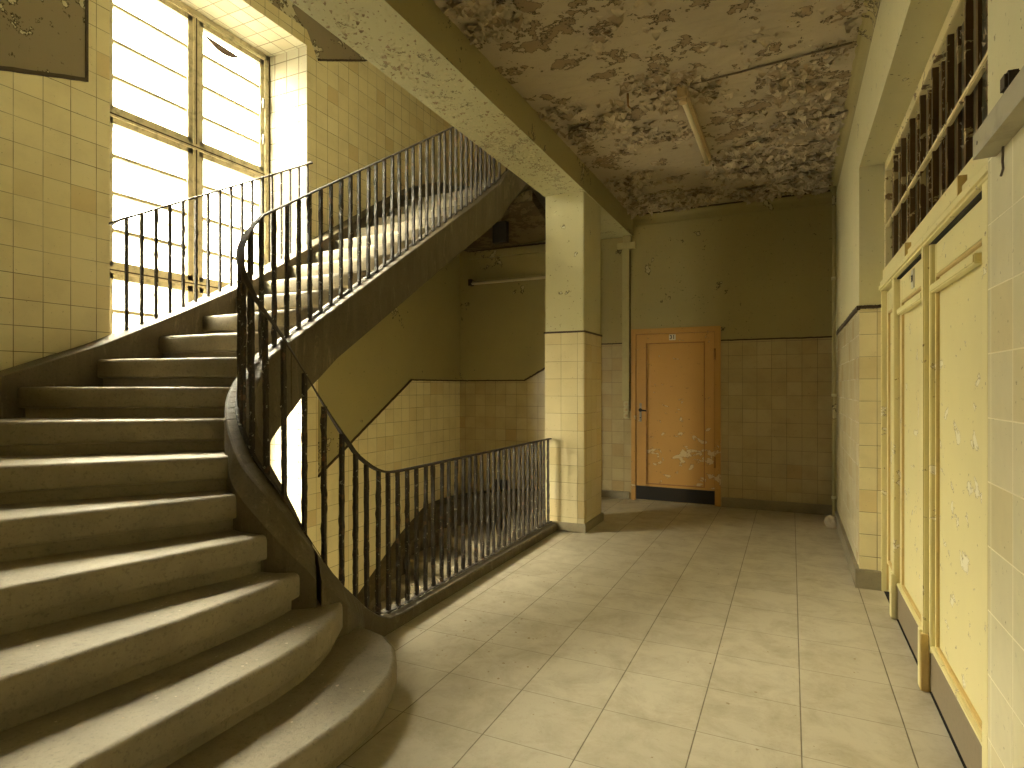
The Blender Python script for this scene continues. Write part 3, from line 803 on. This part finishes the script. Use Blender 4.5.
# ------------------------------------------------------------------ double door with fanlight in the right wall
d2 = struct(thing('door_2', None, None, (DX, 3.3, 0)))
def d2l(name, bm, mat, parent=None):
    bmesh.ops.translate(bm, verts=bm.verts, vec=(-DX, -3.3, 0)); return link(name, bm, mat, parent or d2)
bm = bmesh.new()
for a, b in ((4.765, 4.80), (4.225, 4.295), (2.33, 2.40), (1.79, 1.825)):
    box(bm, DX - .04, DX + .06, a, b, 0, 2.08, 0, .004)
d2l('door_frame', bm, DOOR_Y)
bm = bmesh.new()
box(bm, DX - .03, DX + .08, DY0, DY1, 2.12, 2.205, 0, .006)
box(bm, DX - .055, DX + .05, DY0, DY1, 2.055, 2.10, 0, .010)
box(bm, DX - .045, DX + .05, DY0, DY1, 2.10, 2.125, 0, .004)
d2l('transom_bar', bm, DOOR_Y)
bm = bmesh.new()
for y in (3.72, 2.62): box(bm, DX - .058, DX - .03, y, y + .012, 2.09, 2.16)
d2l('hinge_plate', bm, DOOR_T)
def leaf2(y0, y1, name='door_leaf', kick=True, numbered=False):
    bm = bmesh.new()
    box(bm, DX + .0, DX + .03, y0, y1, .012, 2.045)
    s = .075
    box(bm, DX - .010, DX + .001, y0, y0 + s, .2, 2.045, 0, .003); box(bm, DX - .010, DX + .001, y1 - s, y1, .2, 2.045, 0, .003)
    box(bm, DX - .010, DX + .001, y0 + s, y1 - s, 1.905, 2.045, 0, .003)
    lf = d2l(name, bm, DOOR_Y)
    bm = bmesh.new(); w = .013
    for a, b, c, d in ((y0 + s, y0 + s + w, .22, 1.90), (y1 - s - w, y1 - s, .22, 1.90), (y0 + s, y1 - s, 1.89, 1.905), (y0 + s, y1 - s, .215, .24)):
        box(bm, DX - .013, DX + .002, a, b, c, d, 0, .003)
    for y in (y0 + .004, y1 - .004): box(bm, DX - .012, DX + .002, y - .004, y + .004, .02, 2.045)
    d2l('panel_moulding', bm, DOOR_T)
    if y1 - y0 > .6:
        bm = bmesh.new(); box(bm, DX - .038, DX - .004, y0 + s + .03, y1 - s - .004, 1.822, 1.858, 0, .005); d2l('rail_ledge', bm, DOOR_Y)
    if kick:
        bm = bmesh.new(); box(bm, DX - .022, DX - .001, y0 + .004, y1 - .004, .015, .205)
        d2l('kick_plate', bm, KICK)
        bm = bmesh.new(); box(bm, DX - .028, DX + .001, y0 + .004, y1 - .004, .205, .225, 0, .004); d2l('weather_strip', bm, DOOR_Y)
    return lf
leaf2(4.30, 4.76, kick=False, name='side_panel'); leaf2(3.315, 4.22); leaf2(2.405, 3.30); leaf2(1.83, 2.325, kick=False, name='side_panel')
bm = bmesh.new()
box(bm, DX - .05, DX + .0, 3.285, 3.335, .0, 2.05, 0, .005)
box(bm, DX - .028, DX + .0, 3.25, 3.285, .19, 2.05, 0, .004)
d2l('meeting_stile', bm, DOOR_Y)
bm = bmesh.new(); box(bm, DX - .062, DX - .03, 3.272, 3.30, 0.004, .265, 0, .003); d2l('corner_guard', bm, DOOR_T)
bm = bmesh.new(); box(bm, DX - .062, DX - .03, 3.30, 3.345, 0.004, .275, 0, .003); box(bm, DX - .055, DX - .03, 4.215, 4.29, 0.004, .27, 0, .003); d2l('plinth_block', bm, DOOR_Y)
bm = bmesh.new(); box(bm, DX - .018, DX - .009, 3.74, 3.805, 1.925, 2.025, 0, .002); np2 = d2l('number_plate', bm, WHITEP)
text_mesh('30', .05, BLACKP, 'number', np2, Matrix.Translation((-.0195, .4725, 1.975)) @ Matrix.Rotation(-PI / 2, 4, 'Z') @ Matrix.Rotation(PI / 2, 4, 'X'))
bm = bmesh.new(); box(bm, DX - .026, DX + .2, DY0, DY1, -.01, .002); d2l('threshold', bm, DARK)
bm = bmesh.new(); box(bm, DX - .025, DX + .03, DY0 + .04, 4.22, 2.046, 2.056); d2l('transom_shade', bm, DARK)  # solid black strip standing in for the shade under the transom bar

# fanlight
w2 = struct(thing('window_2', None, None, (DX, 3.3, 2.2)))
def w2l(name, bm, mat):
    bmesh.ops.translate(bm, verts=bm.verts, vec=(-DX, -3.3, -2.2)); return link(name, bm, mat, w2)
bm = bmesh.new(); Z0, Z1 = 2.205, 2.93
box(bm, DX - .02, DX + .03, DY0, DY1, Z1 - .065, Z1, 0, .003)
for a, b in ((DY0, DY0 + .05), (DY1 - .06, DY1)): box(bm, DX - .02, DX + .05, a, b, Z0, Z1, 0, .003)
w2l('window_frame', bm, DOOR_F)
bm = bmesh.new()
y = 4.735 - .285
ny = []
while y > DY0 + .1: ny.append(y); y -= .2855
for i, y in enumerate(ny):
    pts = 14
    for q in range(pts):
        za = Z0 + (Z1 - .06 - Z0) * q / pts; zb_ = Z0 + (Z1 - .06 - Z0) * (q + 1) / pts
        e = .011 + .003 * mnoise.noise((i * 3.1, q * .9, 0)); o_ = .003 * mnoise.noise((i, q * .8, 5))
        box(bm, DX - .012 + o_, DX + .012, y - e, y + e, za, zb_)
w2l('muntin', bm, MUNTIN)
bm = bmesh.new(); box(bm, DX - .018, DX + .004, DY0, DY1, 2.483, 2.505, 0, .004); w2l('glazing_bar', bm, DOOR_F)
bm = bmesh.new()
for y in [DY1 - .06] + ny: box(bm, DX + .014, DX + .026, y - .06, y - .035, Z0, Z1)
w2l('inner_sash', bm, MUNTIN)
bm = bmesh.new(); box(bm, DX + .026, DX + .03, DY0, DY1, Z0 - .02, Z1); w2l('pane', bm, DGLASS)
bm = bmesh.new()
for i in range(420):   # flaking putty on the bars
    y = random.choice(ny + [DY1 - .05]) + random.uniform(-.015, .015); z = random.uniform(Z0, Z1 - .03)
    if random.random() < .3: y = random.uniform(DY0, DY1); z = random.choice([2.50, Z1 - .06]) + random.uniform(-.015, .012)
    s = random.uniform(.004, .013); x = DX - .016
    v = [bm.verts.new((x - random.uniform(0, .012), y + random.uniform(-s, s), z + random.uniform(-s * 1.5, s * 1.5))) for _ in range(3)]
    bm.faces.new(v)
w2l('peeling_paint', bm, FLAKE_L)['kind'] = 'stuff'

# ------------------------------------------------------------------ fittings
lt = thing('ceiling_lamp', 'yellowed fluorescent batten lamp fixed under the peeling corridor ceiling', 'lamp', (-.69, 5.0, ZC))
def ll(name, bm, mat): bmesh.ops.translate(bm, verts=bm.verts, vec=(.69, -5.0, -ZC)); return link(name, bm, mat, lt)
bm = bmesh.new(); box(bm, -.725, -.665, 4.36, 5.72, 3.475, ZC, 0, .008); ll('housing', bm, LAMPB)
bm = bmesh.new(); cyl(bm, (-.695, 4.40, 3.445), (-.695, 5.68, 3.445), .019, n=12); ll('lamp_tube', bm, TUBE)
bm = bmesh.new(); box(bm, -.73, -.66, 4.29, 4.38, 3.43, ZC, 0, .01); cyl(bm, (-.695, 4.335, 3.41), (-.695, 4.335, 3.45), .028, n=14); ll('lamp_holder', bm, LAMPB)
bm = bmesh.new(); box(bm, -.72, -.67, 5.67, 5.72, 3.425, ZC, 0, .008); ll('lamp_holder', bm, LAMPB)
wl = thing('wall_lamp', 'slim pale fluorescent tube lamp on the far stairwell wall below the dark soffit', 'lamp', (-3.4, YF, 2.80))
def wll(name, bm, mat): bmesh.ops.translate(bm, verts=bm.verts, vec=(3.4, -YF, -2.8)); return link(name, bm, mat, wl)
bm = bmesh.new(); box(bm, -3.95, -2.62, YF - .05, YF, 2.80, 2.845, 0, .005); wll('housing', bm, DUCT)
bm = bmesh.new(); cyl(bm, (-3.92, YF - .07, 2.80), (-2.65, YF - .07, 2.80), .018, n=12); wll('lamp_tube', bm, TUBE)
for xa in (-3.97, -2.63):
    bm = bmesh.new(); box(bm, xa, xa + .04, YF - .09, YF, 2.775, 2.86); wll('lamp_holder', bm, DARKLINE)
bm = bmesh.new(); pc = [(-.62, 4.30, ZC - .014), (-.3, 4.275, ZC - .014), (.0, 4.24, ZC - .014), (.34, 4.20, ZC - .014)]
for a, b in zip(pc, pc[1:]): cyl(bm, a, b, .006, n=6)
tag(link('ceiling_cable', bm, CABLE), 'thin dark cable running across the peeling ceiling from the batten lamp to right wall', 'cable')
bm = bmesh.new(); cyl(bm, (-1.07, 4.25, ZC - .01), (-1.068, 4.255, ZC - .10), .008, .006, 8); cyl(bm, (-1.068, 4.255, ZC - .10), (-1.05, 4.27, ZC - .115), .006, .004, 8)
tag(link('ceiling_hook', bm, DOOR_OT), 'small rusty hook hanging from the ceiling left of the batten lamp', 'hook')

du = thing('cable_duct', 'vertical painted cable duct beside the orange door, three switches below it', 'duct', (-1.87, YB, 1.2))
def dul(name, bm, mat): bmesh.ops.translate(bm, verts=bm.verts, vec=(1.87, -YB, -1.2)); return link(name, bm, mat, du)
bm = bmesh.new(); box(bm, -1.915, -1.828, YB - .035, YB, 1.225, 3.12, 0, .003); dul('channel', bm, DUCT)
bm = bmesh.new()
for za, zb in ((1.80, 1.83), (2.5, 2.515)):
    bj = bmesh.new(); box(bj, -1.92, -1.823, YB - .04, YB, za, zb); dul('duct_clip', bj, DUCT)
box(bm, -1.975, -1.75, YB - .045, YB, 3.12, 3.20, 0, .004); box(bm, -1.90, -1.80, YB - .06, YB, 3.20, 3.50, 0, .004)
dul('junction_cover', bm, DUCT)
bm = bmesh.new(); cyl(bm, (-1.822, YB - .008, 1.1), (-1.822, YB - .008, 3.1), .005, n=8); dul('cable', bm, DARKLINE)  # dark rod standing in for the shadow line along the duct edge
names = ['topmost of the three ivory switches beneath the duct', 'middle of the three ivory switches beneath the duct', 'lowest of the three ivory switches beneath the duct']
for i in range(3):
    z = 1.185 - .072 * i
    s = thing('light_switch', names[i], 'switch', (-1.865, YB, z), 'switches by the orange door')
    bm = bmesh.new(); box(bm, -.034, .034, -.03, 0, -.034, .034, 0, .005); link('backplate', bm, SWITCH, s)
    bm = bmesh.new(); cyl(bm, (0, -.028, 0), (0, -.036, 0), .019, n=16); box(bm, -.005, .005, -.046, -.034, -.014, .014, 0, .001); link('knob', bm, LAMPB, s)

pp = thing('corner_pipe', 'thin painted pipe standing in the back right corner of the corridor', 'pipe', (.40, 6.95, 0))
bm = bmesh.new(); cyl(bm, (0, 0, 0.0), (0, 0, ZC - .07), .020, n=12); link('pipe', bm, PAINT, pp)
bm = bmesh.new(); cyl(bm, (0, 0, 0), (0, 0, .05), .03, .026, 12); link('pipe_foot', bm, PAINT_COL, pp)
for z in (.25, 1.3, 2.5):
    bm = bmesh.new(); cyl(bm, (0, 0, z), (0, 0, z + .03), .026, n=12); link('pipe_clamp', bm, PAINT_COL, pp)
bm = bmesh.new(); bmesh.ops.create_icosphere(bm, subdivisions=3, radius=.06)
for v in bm.verts: v.co *= 1 + .35 * mnoise.noise(v.co * 22); v.co.z = v.co.z * 1.1 + .055; v.co.z = max(0.0, v.co.z)
o = link('plaster_lump', bm, FLAKE_L); o.location = (.365, 6.72, 0); tag(o, 'crumbled lump of plaster on the floor at foot of the corner pipe', 'rubble')

bd = thing('wall_board', 'weathered grey wooden board fixed along the top of the tiles, right of the doors', 'board', (XR, 1.6, 1.95))
bm = bmesh.new()
pts = [(XR - .022, 1.725 - .3 * i, 1.962) for i in range(8)]
sweep(bm, pts, lambda i: [(-.022, -.028), (.022, -.03), (.022, .026 + .002 * math.sin(i * 2)), (-.022, .03)])
bmesh.ops.translate(bm, verts=bm.verts, vec=(-XR, -1.6, -1.95)); link('board', bm, WOODGREY, bd)
bm = bmesh.new()
for y in (1.69, 1.3): cyl(bm, (-.046, y - 1.6, .01), (-.042, y - 1.6, .01), .005, n=8)
link('nail', bm, METAL, bd)
bm = bmesh.new(); box(bm, XR - .03, XR, 1.545, 1.585, 2.015, 2.055, 0, .006); tag(link('wall_bracket', bm, DARKLINE), 'small dark block on the wall just above the grey board', 'bracket')
bm = bmesh.new(); pts = [(XR - .004, 1.66, 1.935), (XR - .006, 1.657, 1.90), (XR - .004, 1.66, 1.885), (XR - .005, 1.672, 1.872)]
for a, b in zip(pts, pts[1:]): cyl(bm, a, b, .0025, n=6)
tag(link('wire_stub', bm, CABLE), 'short dark bit of wire poking out of the wall under the grey board', 'wire')

# black vent box under the stair soffit and black opening in the lower wall
bm = bmesh.new(); box(bm, -3.07, -2.90, 6.02, 6.10, 3.03, 3.27, 0, .004); tag(link('vent_box', bm, DARK), 'square black box hanging under the dark peeling stair soffit', 'vent')
bm = bmesh.new(); box(bm, -3.62, -3.42, YF - .03, YF, -.12, .16, 0, .004); tag(link('wall_vent', bm, DARK), 'black vent cover low on the far well wall seen between balusters', 'vent')
# wooden slat lying broken against the lower steps
bm = bmesh.new(); cyl(bm, (-2.98, 6.0, -.55), (-2.84, 5.62, -.05), .012, n=6)
tag(link('broken_stick', bm, WOODGREY), 'thin broken stick leaning in the well behind the balusters', 'stick')

# fallen paint chips
def chips(name, n, fn, mats, label, smax=.009):
    bm = bmesh.new()
    for _ in range(n):
        x, y, z = fn(); s = random.uniform(.002, smax) * random.random() ** .5; a0 = random.uniform(0, 6.28)
        c = bm.verts.new((x, y, z + random.uniform(.001, s * .5))); k = random.choice((4, 5))
        ring = [bm.verts.new((x + s * random.uniform(.6, 1.2) * math.cos(a0 + 6.283 * i / k), y + s * random.uniform(.6, 1.2) * math.sin(a0 + 6.283 * i / k), z + .0006 + random.uniform(0, s * .5))) for i in range(k)]
        mi = random.randrange(len(mats))
        for i in range(k): bm.faces.new((c, ring[i], ring[(i + 1) % k])).material_index = mi
    tag(link(name, bm, mats), label, 'debris', kind='stuff')
def on_floor():
    if random.random() < .6: return (random.gauss(-1.55, .25), random.uniform(2.3, 4.6), 0) if random.random() < .9 else (-1.4, 2.5, 0)
    return random.uniform(-1.9, .35), random.uniform(1.6, 7.2), 0
def on_floor_ok():
    while True:
        p = on_floor()
        if -1.96 < p[0] < .4 and (p[1] > 2.5 or p[0] > -1.4): return p
chips('floor_debris', 420, on_floor_ok, [FLAKE_L, FLAKE_D, FLAKE_D], 'small paint chips and grit scattered over the corridor floor', .011)
def on_steps():
    k = random.choice([1, 2, 2, 3, 3, 4, 5, 6]); f = fronts[k]; b = fronts[k + 1]
    t = random.uniform(.25, .95); i = int(t * (len(f) - 1)); a = f[i]; j = min(len(b) - 1, int(t * (len(b) - 1))); q = b[j]
    r = random.uniform(.15, .9); x = a[0] + (q[0] - a[0]) * r; y = a[1] + (q[1] - a[1]) * r + random.uniform(-.1, .1)
    if y < 1.0: y = random.uniform(.7, 1.9); x = a[0] - .18 + random.uniform(-.08, .08)
    return x, y, RISE * k + .002
def on_steps_ok():
    while True:
        x, y, z = on_steps()
        k = int(round((z - .002) / RISE))
        if k <= 4 and y < 2.0: return x, y, z
chips('step_debris', 260, on_steps_ok, [FLAKE_L, FLAKE_D], 'small paint chips lying on the lowest stone steps', .009)

# ------------------------------------------------------------------ light
SKY = 22.0
w = bpy.data.worlds.new('World'); bpy.context.scene.world = w; w.use_nodes = True
# hazy bright sky: overcast gradient, brighter round the veiled sun, dull ground below
wt = w.node_tree; bg = wt.nodes['Background']
W = NT.__new__(NT); W.t = wt
d_ = wt.nodes.new('ShaderNodeTexCoord').outputs['Generated']
sz = W.sep(d_)
grad = W.math('ADD', .75, W.math('MULTIPLY', W.step(sz[2], .46, .70), 17.0))
sd = Vector((-.65, -1, .5)).normalized()
dt = W.math('ADD', W.math('ADD', W.math('MULTIPLY', sz[0], sd.x), W.math('MULTIPLY', sz[1], sd.y)), W.math('MULTIPLY', sz[2], sd.z))
lobe = W.math('MULTIPLY', W.math('POWER', W.math('MAXIMUM', dt, 0.0), 7.0), 3.0)
sky = W.math('ADD', grad, lobe)
up = W.step(sz[2], -.05, .03)
st = W.math('ADD', W.math('MULTIPLY', sky, up), W.math('MULTIPLY', W.math('SUBTRACT', 1.0, up), .22))
bg.inputs[0].default_value = (1.0, .96, .84, 1)
wt.links.new(W.math('MULTIPLY', st, SKY), bg.inputs[1])
def area(name, loc, rot, sx, sy, portal=False, power=0, color=(1, 1, 1)):
    l = bpy.data.lights.new(name, 'AREA'); l.shape = 'RECTANGLE'; l.size = sx; l.size_y = sy; l.energy = power; l.color = color
    if portal: l.cycles.is_portal = True
    o = bpy.data.objects.new(name, l); C.objects.link(o); o.location = loc; o.rotation_euler = rot; return o
area('window_portal', (XG - .02, (Y1 + Y2) / 2, (WZ0 + WZ1) / 2), (0, -PI / 2, 0), WZ1 - WZ0, Y2 - Y1, True)
sun = bpy.data.lights.new('sun', 'SUN'); sun.energy = 0.0; sun.angle = math.radians(8); sun.color = (1, .92, .68)
so = bpy.data.objects.new('sun', sun); C.objects.link(so)
so.rotation_euler = Vector((-1, .0, .75)).to_track_quat('Z', 'Y').to_euler()

# ------------------------------------------------------------------ camera
cam = bpy.data.cameras.new('camera'); co = bpy.data.objects.new('camera', cam); C.objects.link(co)
cam.sensor_width = 36; cam.lens = 36 * 595.4 / 1024; cam.shift_y = 2.9 / 1024; cam.clip_start = .02
co.location = (0, 0, H); co.rotation_euler = (PI / 2, 0, .43854)
sc = bpy.context.scene; sc.camera = co
sc.view_settings.view_transform = 'Standard'; sc.view_settings.look = 'None'; sc.view_settings.gamma = 1; sc.view_settings.use_curve_mapping = False
sc.view_settings.exposure = 0.0
try:
    sc.cycles.max_bounces = 10; sc.cycles.diffuse_bounces = 8; sc.cycles.transparent_max_bounces = 12
    sc.cycles.sample_clamp_indirect = 8; sc.cycles.use_denoising = True
except Exception: pass
